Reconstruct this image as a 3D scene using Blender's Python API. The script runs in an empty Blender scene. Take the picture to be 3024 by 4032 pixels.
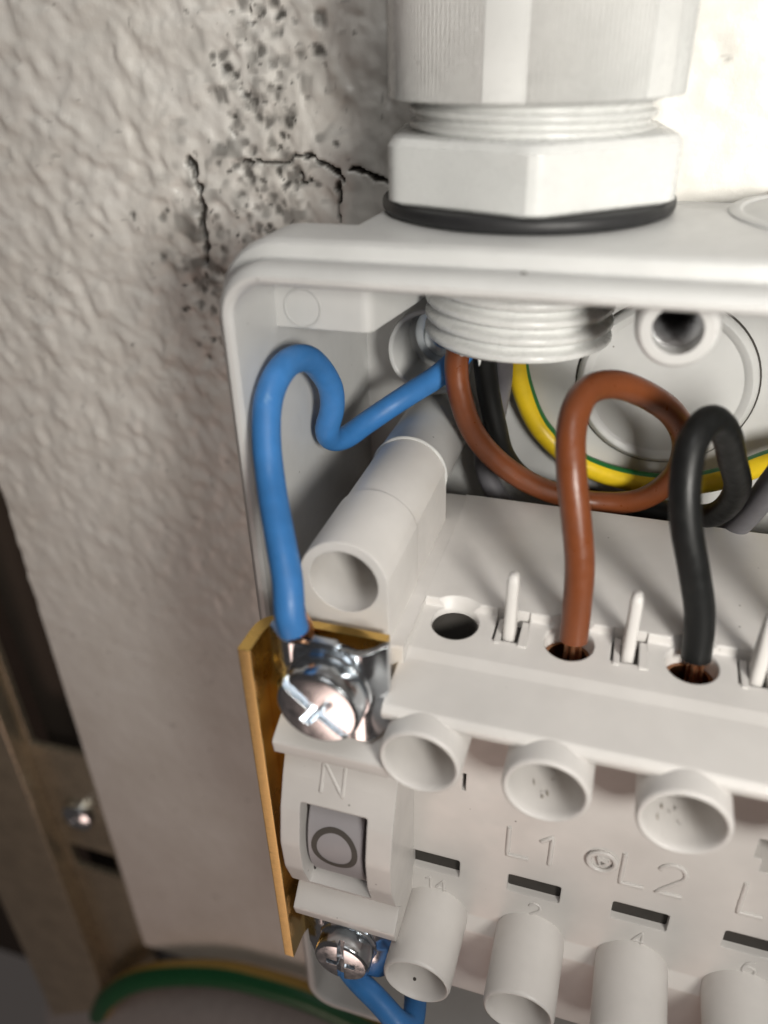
import bpy, bmesh, math, random
import numpy as np
from mathutils import Vector, Matrix

# ------------------------------------------------------------------ scene, camera, light
S = 0.001                                   # every length below is in millimetres
sc = bpy.context.scene
COL = sc.collection
R = math.radians
rng = random.Random(7)

cam = bpy.data.cameras.new('camera')
camo = bpy.data.objects.new('camera', cam)
COL.objects.link(camo)
sc.camera = camo
cam.sensor_fit = 'VERTICAL'
cam.sensor_height = 36.0
cam.lens = 27.75
cam.clip_start = 0.005
cam.clip_end = 20.0
yaw, pit, roll = R(18.2), R(31.11), R(-1.54)
F = Vector((-math.sin(yaw) * math.cos(pit), math.cos(yaw) * math.cos(pit), -math.sin(pit)))
RT = F.cross(Vector((0, 0, 1))).normalized()
UP = RT.cross(F)
RT, UP = RT * math.cos(roll) + UP * math.sin(roll), UP * math.cos(roll) - RT * math.sin(roll)
M = Matrix((RT, UP, -F)).transposed().to_4x4()
M.translation = Vector((14.8, -105.18, 18.73)) * S
camo.matrix_world = M
cam.dof.use_dof = True
cam.dof.focus_distance = 0.113
cam.dof.aperture_fstop = 13.5

w = bpy.data.worlds.new('World')
sc.world = w
w.use_nodes = True
bg = w.node_tree.nodes['Background']
bg.inputs[0].default_value = (1.0, 0.87, 0.81, 1)
bg.inputs[1].default_value = 0.05


def area(name, loc, target, size, power, color, size_y=None):
    l = bpy.data.lights.new(name, 'AREA')
    l.energy = power
    l.color = color
    l.shape = 'RECTANGLE' if size_y else 'DISK'
    l.size = size * S
    if size_y:
        l.size_y = size_y * S
    o = bpy.data.objects.new(name, l)
    COL.objects.link(o)
    o.location = Vector(loc) * S
    d = (Vector(target) - Vector(loc)).normalized()
    o.rotation_euler = d.to_track_quat('-Z', 'Y').to_euler()
    return o


key = area('key_lamp', (115, -180, 34), (30, 0, -4), 56, 0.104, (1.0, 0.967, 0.90))
key.data.spread = R(76)                     # a torch-like lamp with a soft beam
area('ceiling_lamp', (60, -190, 330), (10, -10, -20), 200, 0.46, (1.0, 0.985, 0.96))
area('floor_bounce', (-50, -330, -350), (10, 0, -70), 190, 0.27, (1.0, 0.71, 0.60))

sc.view_settings.view_transform = 'Standard'
sc.view_settings.look = 'None'
sc.view_settings.exposure = 0.0
sc.view_settings.gamma = 1.0
sc.cycles.max_bounces = 10
sc.cycles.use_denoising = True


# ------------------------------------------------------------------ materials
def nodes(name):
    m = bpy.data.materials.new(name)
    m.use_nodes = True
    nt = m.node_tree
    return m, nt, nt.nodes['Principled BSDF']


def lk(nt, a, b):
    nt.links.new(a, b)


def objco(nt, scale):
    tc = nt.nodes.new('ShaderNodeTexCoord')
    mp = nt.nodes.new('ShaderNodeMapping')
    sx = scale if isinstance(scale, tuple) else (scale,) * 3
    mp.inputs['Scale'].default_value = [v / S for v in sx]
    lk(nt, tc.outputs['Object'], mp.inputs['Vector'])
    return mp.outputs['Vector']


def noise(nt, vec, scale=1.0, detail=4, rough=0.55):
    n = nt.nodes.new('ShaderNodeTexNoise')
    n.inputs['Scale'].default_value = scale
    n.inputs['Detail'].default_value = detail
    n.inputs['Roughness'].default_value = rough
    lk(nt, vec, n.inputs['Vector'])
    return n.outputs['Fac']


def ramp(nt, fac, stops):
    r = nt.nodes.new('ShaderNodeValToRGB')
    el = r.color_ramp.elements
    while len(el) < len(stops):
        el.new(0.5)
    for e, (p, c) in zip(el, stops):
        e.position = p
        e.color = (*c, 1)
    lk(nt, fac, r.inputs[0])
    return r.outputs[0]


def mixc(nt, fac, a, b):
    m = nt.nodes.new('ShaderNodeMix')
    m.data_type = 'RGBA'
    if hasattr(fac, 'links'):
        lk(nt, fac, m.inputs[0])
    else:
        m.inputs[0].default_value = fac
    for v, i in ((a, 6), (b, 7)):
        if hasattr(v, 'links'):
            lk(nt, v, m.inputs[i])
        else:
            m.inputs[i].default_value = (*v, 1)
    return m.outputs[2]


def bump(nt, h, strength, dist, normal=None):
    b = nt.nodes.new('ShaderNodeBump')
    b.inputs['Strength'].default_value = strength
    b.inputs['Distance'].default_value = dist * S
    lk(nt, h, b.inputs['Height'])
    if normal is not None:
        lk(nt, normal, b.inputs['Normal'])
    return b.outputs['Normal']


def bevel(nt, r):
    b = nt.nodes.new('ShaderNodeBevel')
    b.samples = 4
    b.inputs['Radius'].default_value = r * S
    return b.outputs['Normal']


def plastic(name, col, rough=0.42, edge=0.35, specks=True, grime=0.09, texture=0.10):
    m, nt, p = nodes(name)
    v = objco(nt, 1.0)
    c = col
    n1 = noise(nt, v, 0.12, 3)
    cc = mixc(nt, ramp(nt, n1, [(0.35, (0, 0, 0)), (0.7, (1, 1, 1))]), tuple(x * (1 - grime) for x in c), c)
    if specks:
        vo = nt.nodes.new('ShaderNodeTexVoronoi')
        vo.inputs['Scale'].default_value = 0.30
        lk(nt, v, vo.inputs['Vector'])
        spot = ramp(nt, vo.outputs['Distance'], [(0.030, (1, 1, 1)), (0.05, (0, 0, 0))])
        # only some cells carry a speck
        sep = nt.nodes.new('ShaderNodeSeparateColor')
        lk(nt, vo.outputs['Color'], sep.inputs[0])
        sel = ramp(nt, sep.outputs[0], [(0.66, (0, 0, 0)), (0.68, (0.75, 0.75, 0.75))])
        mu = nt.nodes.new('ShaderNodeMath')
        mu.operation = 'MULTIPLY'
        lk(nt, spot, mu.inputs[0])
        lk(nt, sel, mu.inputs[1])
        cc = mixc(nt, mu.outputs[0], cc, (0.10, 0.085, 0.07))
    lk(nt, cc, p.inputs['Base Color'])
    r2 = ramp(nt, noise(nt, v, 0.5, 4), [(0.3, (rough - .06,) * 3), (0.7, (rough + .08,) * 3)])
    lk(nt, r2, p.inputs['Roughness'])
    p.inputs['IOR'].default_value = 1.46
    nb = bevel(nt, edge) if edge else None
    lk(nt, bump(nt, noise(nt, v, 3.0, 3), texture, 0.05, nb), p.inputs['Normal'])
    return m


M_HOUS = plastic('housing_plastic', (0.59, 0.59, 0.58), 0.40, 0.30)
M_GLAND = plastic('gland_plastic', (0.66, 0.665, 0.65), 0.27, 0.35, texture=0.05)
M_SWITCH = plastic('switch_plastic', (0.70, 0.675, 0.65), 0.38, 0.30)
M_DRUM = plastic('drum_plastic', (0.36, 0.345, 0.36), 0.5, 0.0, specks=False)
M_INK = plastic('mark_ink', (0.075, 0.068, 0.06), 0.6, 0.0, specks=False)
M_SCUFF = plastic('scuffed_plastic', (0.30, 0.26, 0.21), 0.6, 0.0, specks=False)
M_RUB = plastic('black_rubber', (0.018, 0.018, 0.019), 0.5, 0.2, specks=False)
M_DARK = plastic('cavity_shade', (0.05, 0.045, 0.04), 0.7, 0.0, specks=False)  # near-black colour painted in for shade inside slots, holes and gaps


def pvc(name, col, rough=0.42):
    m, nt, p = nodes(name)
    v = objco(nt, 1.0)
    n1 = noise(nt, v, 0.35, 4)
    cc = mixc(nt, ramp(nt, n1, [(0.35, (0, 0, 0)), (0.7, (1, 1, 1))]), tuple(x * 0.86 for x in col), col)
    lk(nt, cc, p.inputs['Base Color'])
    r2 = ramp(nt, noise(nt, v, 0.8, 5), [(0.3, (rough - .08,) * 3), (0.7, (rough + .1,) * 3)])
    lk(nt, r2, p.inputs['Roughness'])
    lk(nt, bump(nt, noise(nt, v, 2.2, 5), 0.22, 0.06), p.inputs['Normal'])
    return m


M_BLUE = pvc('blue_pvc', (0.045, 0.205, 0.52), 0.45)
def kink(m, at, r):
    nt = m.node_tree
    p = nt.nodes['Principled BSDF']
    src = p.inputs['Base Color'].links[0].from_socket
    v = objco(nt, 1.0)
    dn = nt.nodes.new('ShaderNodeVectorMath')
    dn.operation = 'DISTANCE'
    lk(nt, v, dn.inputs[0])
    dn.inputs[1].default_value = at
    mu = nt.nodes.new('ShaderNodeMath')
    mu.operation = 'MULTIPLY_ADD'
    lk(nt, noise(nt, v, 1.6, 4), mu.inputs[0])
    mu.inputs[1].default_value = 1.6
    lk(nt, dn.outputs['Value'], mu.inputs[2])
    mk = ramp(nt, mu.outputs[0], [(0.0, (0.75,) * 3), (0.35, (0.25,) * 3), (0.5, (0, 0, 0))])
    sc_ = nt.nodes.new('ShaderNodeMath')
    sc_.operation = 'DIVIDE'
    lk(nt, mu.outputs[0], sc_.inputs[0])
    sc_.inputs[1].default_value = r * 2.6
    lk(nt, sc_.outputs[0], mk.node.inputs[0])
    lk(nt, mixc(nt, mk, src, (0.28, 0.47, 0.68)), p.inputs['Base Color'])


kink(M_BLUE, (-24.5, -27.9, -17.0), 1.2)
M_BROWN = pvc('brown_pvc', (0.19, 0.054, 0.018), 0.34)
M_BLACK = pvc('black_pvc', (0.009, 0.0095, 0.0095), 0.42)
M_BLACK.node_tree.nodes['Principled BSDF'].inputs['Specular IOR Level'].default_value = 0.3
M_GREYW = pvc('grey_pvc', (0.16, 0.155, 0.17), 0.45)
M_YEL = pvc('yellow_pvc', (0.86, 0.60, 0.02), 0.38)
M_GRN = pvc('green_pvc', (0.012, 0.17, 0.035), 0.42)
M_PIPE = pvc('pale_grey_pvc', (0.36, 0.35, 0.345), 0.5)


def metal(name, col, rough, scr=(0.3, 6.0, 6.0), amount=0.12, dist=0.02, dark=0.75):
    m, nt, p = nodes(name)
    v = objco(nt, scr)
    n = noise(nt, v, 1.0, 5, 0.65)
    cc = mixc(nt, ramp(nt, n, [(0.3, (0, 0, 0)), (0.7, (1, 1, 1))]), tuple(x * dark for x in col), col)
    lk(nt, cc, p.inputs['Base Color'])
    p.inputs['Metallic'].default_value = 1.0
    r2 = ramp(nt, n, [(0.25, (rough * .7,) * 3), (0.75, (rough * 1.5,) * 3)])
    lk(nt, r2, p.inputs['Roughness'])
    lk(nt, bump(nt, n, amount, dist, bevel(nt, 0.15)), p.inputs['Normal'])
    return m


M_ZINC = metal('zinc_plate', (0.72, 0.76, 0.80), 0.17, (0.6, 0.6, 0.6), 0.05, 0.05, 0.88)
M_BRASS = metal('brass', (0.80, 0.53, 0.17), 0.22, (0.12, 0.12, 0.12), 0.06, 0.05, 0.9)
M_CUT = metal('sawn_brass', (0.82, 0.60, 0.26), 0.36, (0.8, 0.8, 5.0), 0.35, 0.06, 0.80)
M_COPPER = metal('copper', (0.95, 0.52, 0.30), 0.3, (1.5, 1.5, 1.5), 0.1, 0.02)
M_RAIL = plastic('painted_rail', (0.60, 0.52, 0.39), 0.30, 0.4, specks=False, grime=0.2)
M_RAIL.node_tree.nodes['Principled BSDF'].inputs['Metallic'].default_value = 0.75
M_BACK = plastic('unlit_back', (0.075, 0.058, 0.045), 0.7, 0.0, specks=False)  # brown-black colour painted in for unlit depth


def wall_material():
    m, nt, p = nodes('plaster')
    v = objco(nt, 1.0)
    a = nt.nodes.new('ShaderNodeAttribute')
    a.attribute_name = 'stain'
    n1 = noise(nt, v, 0.06, 4)
    base = mixc(nt, ramp(nt, n1, [(0.3, (0, 0, 0)), (0.7, (1, 1, 1))]), (0.72, 0.695, 0.645), (0.80, 0.785, 0.745))
    fleck = ramp(nt, noise(nt, v, 0.9, 6, 0.7), [(0.66, (0, 0, 0)), (0.76, (0.35, 0.35, 0.35))])
    base = mixc(nt, fleck, base, (0.40, 0.37, 0.32))
    lk(nt, mixc(nt, a.outputs['Fac'], base, (0.035, 0.032, 0.027)), p.inputs['Base Color'])
    p.inputs['Roughness'].default_value = 0.36
    h = noise(nt, v, 0.8, 7, 0.62)
    lk(nt, bump(nt, h, 0.35, 0.25), p.inputs['Normal'])
    return m


M_WALL = wall_material()


# ------------------------------------------------------------------ building helpers (millimetres in, metres out)
def mesh(verts, faces, smooth=35, mats=None, fm=None):
    me = bpy.data.meshes.new('m')
    me.from_pydata([tuple(c * S for c in v) for v in verts], [], faces)
    for m in (mats or []):
        me.materials.append(m)
    if fm is not None:
        me.polygons.foreach_set('material_index', fm)
    bm = bmesh.new()
    bm.from_mesh(me)
    bmesh.ops.recalc_face_normals(bm, faces=bm.faces)
    bm.to_mesh(me)
    bm.free()
    if smooth:
        me.polygons.foreach_set('use_smooth', [True] * len(me.polygons))
        me.set_sharp_from_angle(angle=R(smooth))
    me.update()
    return me


def join(*parts):
    V, Fc = [], []
    for v, f in parts:
        n = len(V)
        V += [tuple(p) for p in v]
        Fc += [tuple(i + n for i in q) for q in f]
    return V, Fc


def put(name, me, mat=None, parent=None, loc=(0, 0, 0), rot=None):
    """link a mesh as one object; loc is in mm relative to the parent"""
    me.name = name
    if mat is not None and not me.materials:
        me.materials.append(mat)
    o = bpy.data.objects.new(name, me)
    COL.objects.link(o)
    if parent is not None:
        o.parent = parent
    o.location = Vector(loc) * S
    if rot is not None:
        o.rotation_euler = rot
    return o


def tag(o, label, cat, group=None):
    o['label'] = label
    o['category'] = cat
    if group:
        o['group'] = group
    return o


def thing(name, label, cat, group=None):
    o = bpy.data.objects.new(name, None)
    o.empty_display_size = 0.005
    COL.objects.link(o)
    return tag(o, label, cat, group)


def copy(o, loc, name=None, label=None):
    c = o.copy()
    COL.objects.link(c)
    c.parent = o.parent
    c.location = Vector(loc) * S
    if label:
        c['label'] = label
    for ch in o.children:
        k = ch.copy()
        COL.objects.link(k)
        k.parent = c
    return c


def box(x0, x1, y0, y1, z0, z1):
    v = [(x, y, z) for x in (x0, x1) for y in (y0, y1) for z in (z0, z1)]
    f = [(0, 1, 3, 2), (4, 6, 7, 5), (0, 4, 5, 1), (2, 3, 7, 6), (0, 2, 6, 4), (1, 5, 7, 3)]
    return v, f


def prism(poly, a0, a1, axis='X'):
    """extrude a closed 2-D polygon; axis X: poly is (y,z); axis Y: (x,z); axis Z: (x,y)"""
    n = len(poly)
    V = []
    for a in (a0, a1):
        for p, q in poly:
            V.append({'X': (a, p, q), 'Y': (p, a, q), 'Z': (p, q, a)}[axis])
    Fc = [tuple(range(n)), tuple(range(2 * n - 1, n - 1, -1))]
    Fc += [(i, (i + 1) % n, n + (i + 1) % n, n + i) for i in range(n)]
    return V, Fc


def fillet(poly, rad, seg=4):
    """round the corners of a polygon; rad is a number or a list"""
    n = len(poly)
    out = []
    for i in range(n):
        r = rad[i] if isinstance(rad, (list, tuple)) else rad
        p = np.array(poly[i], float)
        a = np.array(poly[i - 1], float) - p
        b = np.array(poly[(i + 1) % n], float) - p
        la, lb = np.linalg.norm(a), np.linalg.norm(b)
        if r <= 0 or la < 1e-6 or lb < 1e-6:
            out.append(tuple(p))
            continue
        a, b = a / la, b / lb
        ang = math.acos(max(-1, min(1, float(a @ b))))
        t = min(r / math.tan(ang / 2), 0.48 * la, 0.48 * lb)
        p0, p1 = p + a * t, p + b * t
        for k in range(seg + 1):
            u = k / seg
            out.append(tuple((1 - u) ** 2 * p0 + 2 * u * (1 - u) * p + u * u * p1))
    return out


def lathe(prof, seg=64, axis='Z', center=(0, 0, 0), close=True, fn=None):
    """prof: list of (radius, height); closed profile ring by ring"""
    V, Fc = [], []
    n = len(prof)
    for k in range(seg):
        t = 2 * math.pi * k / seg
        for r, h in prof:
            rr, hh = (fn(t, r, h) if fn else (r, h))
            c, s = rr * math.cos(t), rr * math.sin(t)
            if axis == 'Z':
                p = (c, s, hh)
            elif axis == 'Y':
                p = (c, hh, s)
            else:
                p = (hh, c, s)
            V.append((p[0] + center[0], p[1] + center[1], p[2] + center[2]))
    for k in range(seg):
        k2 = (k + 1) % seg
        for i in range(n if close else n - 1):
            j = (i + 1) % n
            Fc.append((k * n + i, k * n + j, k2 * n + j, k2 * n + i))
    return V, Fc


def disc_cap(V, Fc, seg, n, i, flip=False):
    Fc.append(tuple(k * n + i for k in range(seg)))


def solid(prof, seg=64, axis='Z', center=(0, 0, 0), fn=None):
    """open profile whose first and last rings are capped"""
    V, Fc = lathe(prof, seg, axis, center, close=False, fn=fn)
    n = len(prof)
    disc_cap(V, Fc, seg, n, 0)
    disc_cap(V, Fc, seg, n, n - 1)
    return V, Fc


def spline(pts, step=0.6):
    P = [np.array(p, float) for p in pts]
    P = [2 * P[0] - P[1]] + P + [2 * P[-1] - P[-2]]
    out = []
    for i in range(1, len(P) - 2):
        p0, p1, p2, p3 = P[i - 1:i + 3]
        d = [max(1e-6, np.linalg.norm(b - a) ** 0.5) for a, b in ((p0, p1), (p1, p2), (p2, p3))]
        t0, t1 = 0, d[0]
        t2 = t1 + d[1]
        t3 = t2 + d[2]
        n = max(2, int(np.linalg.norm(p2 - p1) / step))
        for k in range(n):
            t = t1 + (t2 - t1) * k / n
            A1 = (t1 - t) / (t1 - t0) * p0 + (t - t0) / (t1 - t0) * p1
            A2 = (t2 - t) / (t2 - t1) * p1 + (t - t1) / (t2 - t1) * p2
            A3 = (t3 - t) / (t3 - t2) * p2 + (t - t2) / (t3 - t2) * p3
            B1 = (t2 - t) / (t2 - t0) * A1 + (t - t0) / (t2 - t0) * A2
            B2 = (t3 - t) / (t3 - t1) * A2 + (t - t1) / (t3 - t1) * A3
            out.append((t2 - t) / (t2 - t1) * B1 + (t - t1) / (t2 - t1) * B2)
    out.append(P[-2])
    for _ in range(3):                      # relax small kinks
        out = [out[0]] + [(out[i - 1] + 2 * out[i] + out[i + 1]) / 4 for i in range(1, len(out) - 1)] + [out[-1]]
    return out


def tube(pts, rad, seg=20, up=(0, 0, 1), cap=True, raw=False, radf=None):
    P = pts if raw else spline(pts)
    V, Fc = [], []
    nrm = None
    for i, p in enumerate(P):
        t = P[min(i + 1, len(P) - 1)] - P[max(i - 1, 0)]
        t = t / np.linalg.norm(t)
        if nrm is None:
            u = np.array(up, float)
            nrm = u - t * (u @ t)
            if np.linalg.norm(nrm) < 1e-3:
                nrm = np.array((1.0, 0, 0)) - t * t[0]
        nrm = nrm - t * (nrm @ t)
        nrm /= np.linalg.norm(nrm)
        b = np.cross(t, nrm)
        r = rad * (radf(i / (len(P) - 1)) if radf else 1)
        for k in range(seg):
            a = 2 * math.pi * k / seg
            V.append(tuple(p + r * (math.cos(a) * nrm + math.sin(a) * b)))
    for i in range(len(P) - 1):
        for k in range(seg):
            k2 = (k + 1) % seg
            Fc.append((i * seg + k, i * seg + k2, (i + 1) * seg + k2, (i + 1) * seg + k))
    if cap:
        Fc.append(tuple(range(seg - 1, -1, -1)))
        Fc.append(tuple(range((len(P) - 1) * seg, len(P) * seg)))
    return V, Fc


def boolean(base, cuts=(), adds=(), smooth=30):
    """mesh = base + adds - cuts"""
    tmp = []

    def ob(g):
        o = bpy.data.objects.new('t', mesh(g[0], g[1], 0))
        COL.objects.link(o)
        tmp.append(o)
        return o
    o = ob(base)
    for g, op in [(a, 'UNION') for a in adds] + [(c, 'DIFFERENCE') for c in cuts]:
        md = o.modifiers.new('b', 'BOOLEAN')
        md.operation = op
        md.solver = 'EXACT'
        md.object = ob(g)
    dg = bpy.context.evaluated_depsgraph_get()
    dg.update()
    me = bpy.data.meshes.new_from_object(o.evaluated_get(dg))
    for t in tmp:
        d = t.data
        bpy.data.objects.remove(t)
        bpy.data.meshes.remove(d)
    me.materials.clear()
    me.polygons.foreach_set('use_smooth', [True] * len(me.polygons))
    me.set_sharp_from_angle(angle=R(smooth))
    me.update()
    return me


def arc(cx, cy, rx, ry, a0, a1, n=12):
    return [(cx + rx * math.cos(R(a0 + (a1 - a0) * k / n)), cy + ry * math.sin(R(a0 + (a1 - a0) * k / n))) for k in range(n + 1)]


GLYPH = {                                   # width, strokes in a box one unit high
    'L': (.56, [[(0, 1), (0, 0), (.52, 0)]]),
    'N': (.72, [[(0, 0), (0, 1), (.68, 0), (.68, 1)]]),
    '1': (.34, [[(.0, .76), (.26, 1), (.26, 0)]]),
    '2': (.60, [arc(.28, .72, .28, .28, 170, -35, 14) + [(.02, 0), (.58, 0)]]),
    '3': (.56, [arc(.26, .75, .26, .25, 160, -90, 12) + arc(.26, .25, .28, .25, 90, -160, 12)]),
    '4': (.62, [[(.58, .28), (0, .28), (.44, 1), (.44, 0)]]),
    '6': (.56, [[(.46, .97)] + arc(.28, .30, .28, .62, 110, 180, 8) + arc(.28, .28, .28, .28, 180, 540, 22)]),
}


def text_mesh(txt, size, stroke):
    """raised lettering with round strokes, lying in the xy plane"""
    parts = []
    x = 0.0
    for ch in txt:
        wd, sts = GLYPH[ch]
        for st in sts:
            P = []
            for (ax, ay), (bx, by) in zip(st[:-1], st[1:]):
                n = max(1, int(math.hypot(bx - ax, by - ay) * 8))
                P += [(ax + (bx - ax) * k / n, ay + (by - ay) * k / n) for k in range(n)]
            P.append(st[-1])
            P = [np.array(((x + px) * size, py * size, 0.0)) for px, py in P]
            n = len(P) - 1
            parts.append(tube(P, stroke, 8, up=(0, 0, 1), raw=True, radf=lambda u: 1.0))
        x += wd + .22
    V, Fc = join(*parts)
    tot = (x - .22) * size
    V = [(vx - tot / 2, vy - size / 2, vz * 0.9 + 0.02) for vx, vy, vz in V]
    return mesh(V, Fc, 60)


def ring_poly(r, n, c=(0, 0), a0=0):
    return [(c[0] + r * math.cos(a0 + 2 * math.pi * k / n), c[1] + r * math.sin(a0 + 2 * math.pi * k / n)) for k in range(n)]


def rrect(x0, x1, z0, z1, r, seg=8):
    out = []
    for cx, cz, a in ((x1 - r, z1 - r, 0), (x0 + r, z1 - r, 90), (x0 + r, z0 + r, 180), (x1 - r, z0 + r, 270)):
        for k in range(seg + 1):
            t = R(a + 90 * k / seg)
            out.append((cx + r * math.cos(t), cz + r * math.sin(t)))
    return out


# ------------------------------------------------------------------ the wall behind
def vnoise(x, z, cell, seed):
    r = np.random.RandomState(seed)
    T = r.rand(256, 256)
    gx, gz = x / cell, z / cell
    ix, iz = np.floor(gx).astype(int), np.floor(gz).astype(int)
    fx, fz = gx - ix, gz - iz
    fx, fz = fx * fx * (3 - 2 * fx), fz * fz * (3 - 2 * fz)
    g = lambda a, b: T[a % 256, b % 256]
    return (g(ix, iz) * (1 - fx) * (1 - fz) + g(ix + 1, iz) * fx * (1 - fz)
            + g(ix, iz + 1) * (1 - fx) * fz + g(ix + 1, iz + 1) * fx * fz)


CRACKS = [
    ([(-58.3, 2.0), (-57.3, -2.0), (-57.2, -4.9), (-57.7, -7.9), (-57.4, -10.9), (-57.7, -14.5)], 0.50),
    ([(-49.1, 2.1), (-47.1, 1.8), (-44.2, 1.7), (-41.4, 1.8), (-40.1, 2.7), (-38.1, 2.9), (-36.2, 2.6), (-34.3, 2.0),
      (-33.2, 1.2), (-32.1, 0.1), (-31.1, -0.5)], 0.34),
    ([(-30.0, 1.0), (-28.2, 0.6), (-26.7, 0.1), (-23.0, -1.0)], 0.30),
    ([(-32.1, -0.9), (-32.4, -2.1), (-32.0, -3.4), (-32.4, -4.8), (-32.3, -9.0)], 0.42),
    ([(-38.9, 0.4), (-38.6, -0.8), (-37.7, -1.2), (-36.3, -0.8)], 0.24),
]
SPOTS = [(-43.5, 21.9), (-45.0, 19.0), (-41.6, 19.5), (-40.5, 19.2), (-45.0, 16.0), (-42.0, 15.6), (-49.3, 12.9),
         (-44.7, 12.0), (-41.6, 11.9), (-37.3, 17.1), (-52.3, 11.4), (-48.9, 8.5), (-42.7, 8.5), (-49.8, 5.8),
         (-48.6, -0.3), (-49.8, -3.2), (-49.0, -6.8), (-43.9, -3.0), (-39.9, -3.6), (-52.6, 3.8), (-53.3, 1.7),
         (-54.5, -9.5), (-53.5, -12.0), (-60.5, -10.0), (-61.5, -15.0), (-58.8, -18.5), (-60.0, -22.0), (-56.0, -20.0)]


def build_wall():
    xs = np.concatenate([np.arange(-119.6, -70, 0.62), np.arange(-70, -20, 0.34), np.arange(-20, 90, 0.75)])
    zs = np.concatenate([np.arange(-254, -40, 0.70), np.arange(-40, 32, 0.36), np.arange(32, 75, 0.8)])
    Xg, Zg = np.meshgrid(xs, zs)
    wx = Xg + 1.5 * (vnoise(Xg, Zg, 5, 1) - .5)
    wz = Zg + 1.5 * (vnoise(Xg, Zg, 5, 2) - .5)
    amp = np.clip(0.45 + (20 - Xg) / 60, 0.35, 1.0)
    q = vnoise(wx + .35 * wz, wz * 0.75 - .2 * wx, 2.05, 3)
    blob = q * q * (3 - 2 * q)
    h = 0.66 * blob + 0.62 * (vnoise(wx, wz, 4.0, 4) - .5) + 0.27 * (vnoise(wx, wz, 1.1, 5) - .5) + 0.10 * (vnoise(wx, wz, 0.7, 55) - .5)
    h += 1.4 * (vnoise(Xg, Zg, 26, 6) - .5)
    stain = np.zeros_like(Xg)
    jx = 0.9 * (vnoise(Xg, Zg, 1.1, 8) - .5)
    jz = 0.9 * (vnoise(Xg, Zg, 1.1, 9) - .5)
    for pts, wd in CRACKS:
        d = np.full_like(Xg, 1e9)
        for (ax, az), (bx, bz) in zip(pts[:-1], pts[1:]):
            ux, uz = bx - ax, bz - az
            t = np.clip(((Xg + jx - ax) * ux + (Zg + jz - az) * uz) / (ux * ux + uz * uz), 0, 1)
            d = np.minimum(d, np.hypot(Xg + jx - ax - t * ux, Zg + jz - az - t * uz))
        wloc = 0.95 * wd * (0.25 + 1.6 * vnoise(Xg, Zg, 1.2, 11))
        k = np.clip(1.25 - d / wloc, 0, 1)
        stain = np.maximum(stain, np.clip(k * 1.6, 0, 1))
        h = h * (1 - k) - 0.9 * k
    # mould specks caught in the pits above and beside the box
    for i, (sx, sz) in enumerate(SPOTS):
        r = 0.75 + 0.75 * ((i * 37) % 10) / 10
        d = np.hypot(Xg + 1.4 * jx - sx, (Zg + 1.4 * jz - sz) * 0.85)
        k = np.clip(1.5 - d / r, 0, 1) * (0.25 + 0.75 * vnoise(Xg, Zg, 0.8, 12))
        stain = np.maximum(stain, 0.85 * k)
        h -= 0.18 * k
    rs = np.random.RandomState(5)
    for i in range(230):
        t = rs.rand()
        sx = -44 + rs.randn() * 5.5 - (9 if t > 0.78 else 0) * 1.5
        sz = (30 - 42 * rs.rand()) if t < 0.78 else (-4 - 30 * rs.rand())
        r = 0.25 + 0.75 * rs.rand() ** 2
        i0, i1 = np.searchsorted(xs, sx - 2), np.searchsorted(xs, sx + 2)
        j0, j1 = np.searchsorted(zs, sz - 2), np.searchsorted(zs, sz + 2)
        w_ = (slice(j0, j1), slice(i0, i1))
        d = np.hypot(Xg[w_] + jx[w_] - sx, Zg[w_] + jz[w_] - sz)
        k = np.clip(1.6 - d / r, 0, 1)
        stain[w_] = np.maximum(stain[w_], (0.45 + 0.5 * rs.rand()) * k)
        h[w_] -= 0.12 * k
    zone = np.exp(-(((Xg + 45) / 13) ** 2 + ((Zg - 4) / 17) ** 2)) + 0.8 * np.exp(-(((Xg + 58) / 7) ** 2 + ((Zg + 16) / 13) ** 2))
    sp = np.clip((vnoise(wx, wz, 1.5, 14) * 0.6 + vnoise(wx, wz, 3.1, 15) * 0.4 - 0.585 + 0.12 * np.clip(zone, 0, 1)) * 4.2, 0, 1)
    stain = np.maximum(stain, 0.70 * sp * np.clip(zone * 1.4, 0, 1))
    stain = np.maximum(stain, 0.16 * np.clip(zone, 0, 1))
    far = np.clip((vnoise(wx, wz, 1.1, 21) - 0.93) * 14, 0, 1)
    stain = np.maximum(stain, 0.5 * far)
    amp = amp * (0.14 + 0.86 * np.clip((Zg + 118) / 70, 0, 1))
    Yg = 20.0 - h * amp - 0.0 * Zg
    nz, nx = Xg.shape
    V = np.stack([Xg, Yg, Zg], -1).reshape(-1, 3) * S
    idx = np.arange(nz * nx).reshape(nz, nx)
    Q = np.stack([idx[:-1, :-1], idx[:-1, 1:], idx[1:, 1:], idx[1:, :-1]], -1).reshape(-1, 4)
    # the slab behind the face: sides and back, so that the wall has thickness
    me = bpy.data.meshes.new('wall')
    me.from_pydata(V.tolist(), [], Q.tolist())
    me.polygons.foreach_set('use_smooth', [True] * len(me.polygons))
    at = me.attributes.new('stain', 'FLOAT', 'POINT')
    at.data.foreach_set('value', stain.reshape(-1).astype(np.float32))
    me.update()
    o = put('wall', me, M_WALL)
    o['kind'] = 'structure'
    e, f = prism(fillet([(-119.9, 22.6), (90, 22.6), (90, 70), (-119.9, 70)], [1.5, 0, 0, 0]), -254.2, 75, 'Z')
    s = put('wall_edge', mesh(e, f), M_WALL)
    s['kind'] = 'structure'


build_wall()
b = put('dark_backdrop', mesh(*box(-420, 200, 110, 116, -520, 120)), M_BACK)  # near-black sheet added for the unlit void beyond the rail
b['kind'] = 'structure'

# ------------------------------------------------------------------ enclosure
enc = thing('switch_enclosure', 'open light grey plastic enclosure on the rough white wall', 'enclosure')


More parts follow.
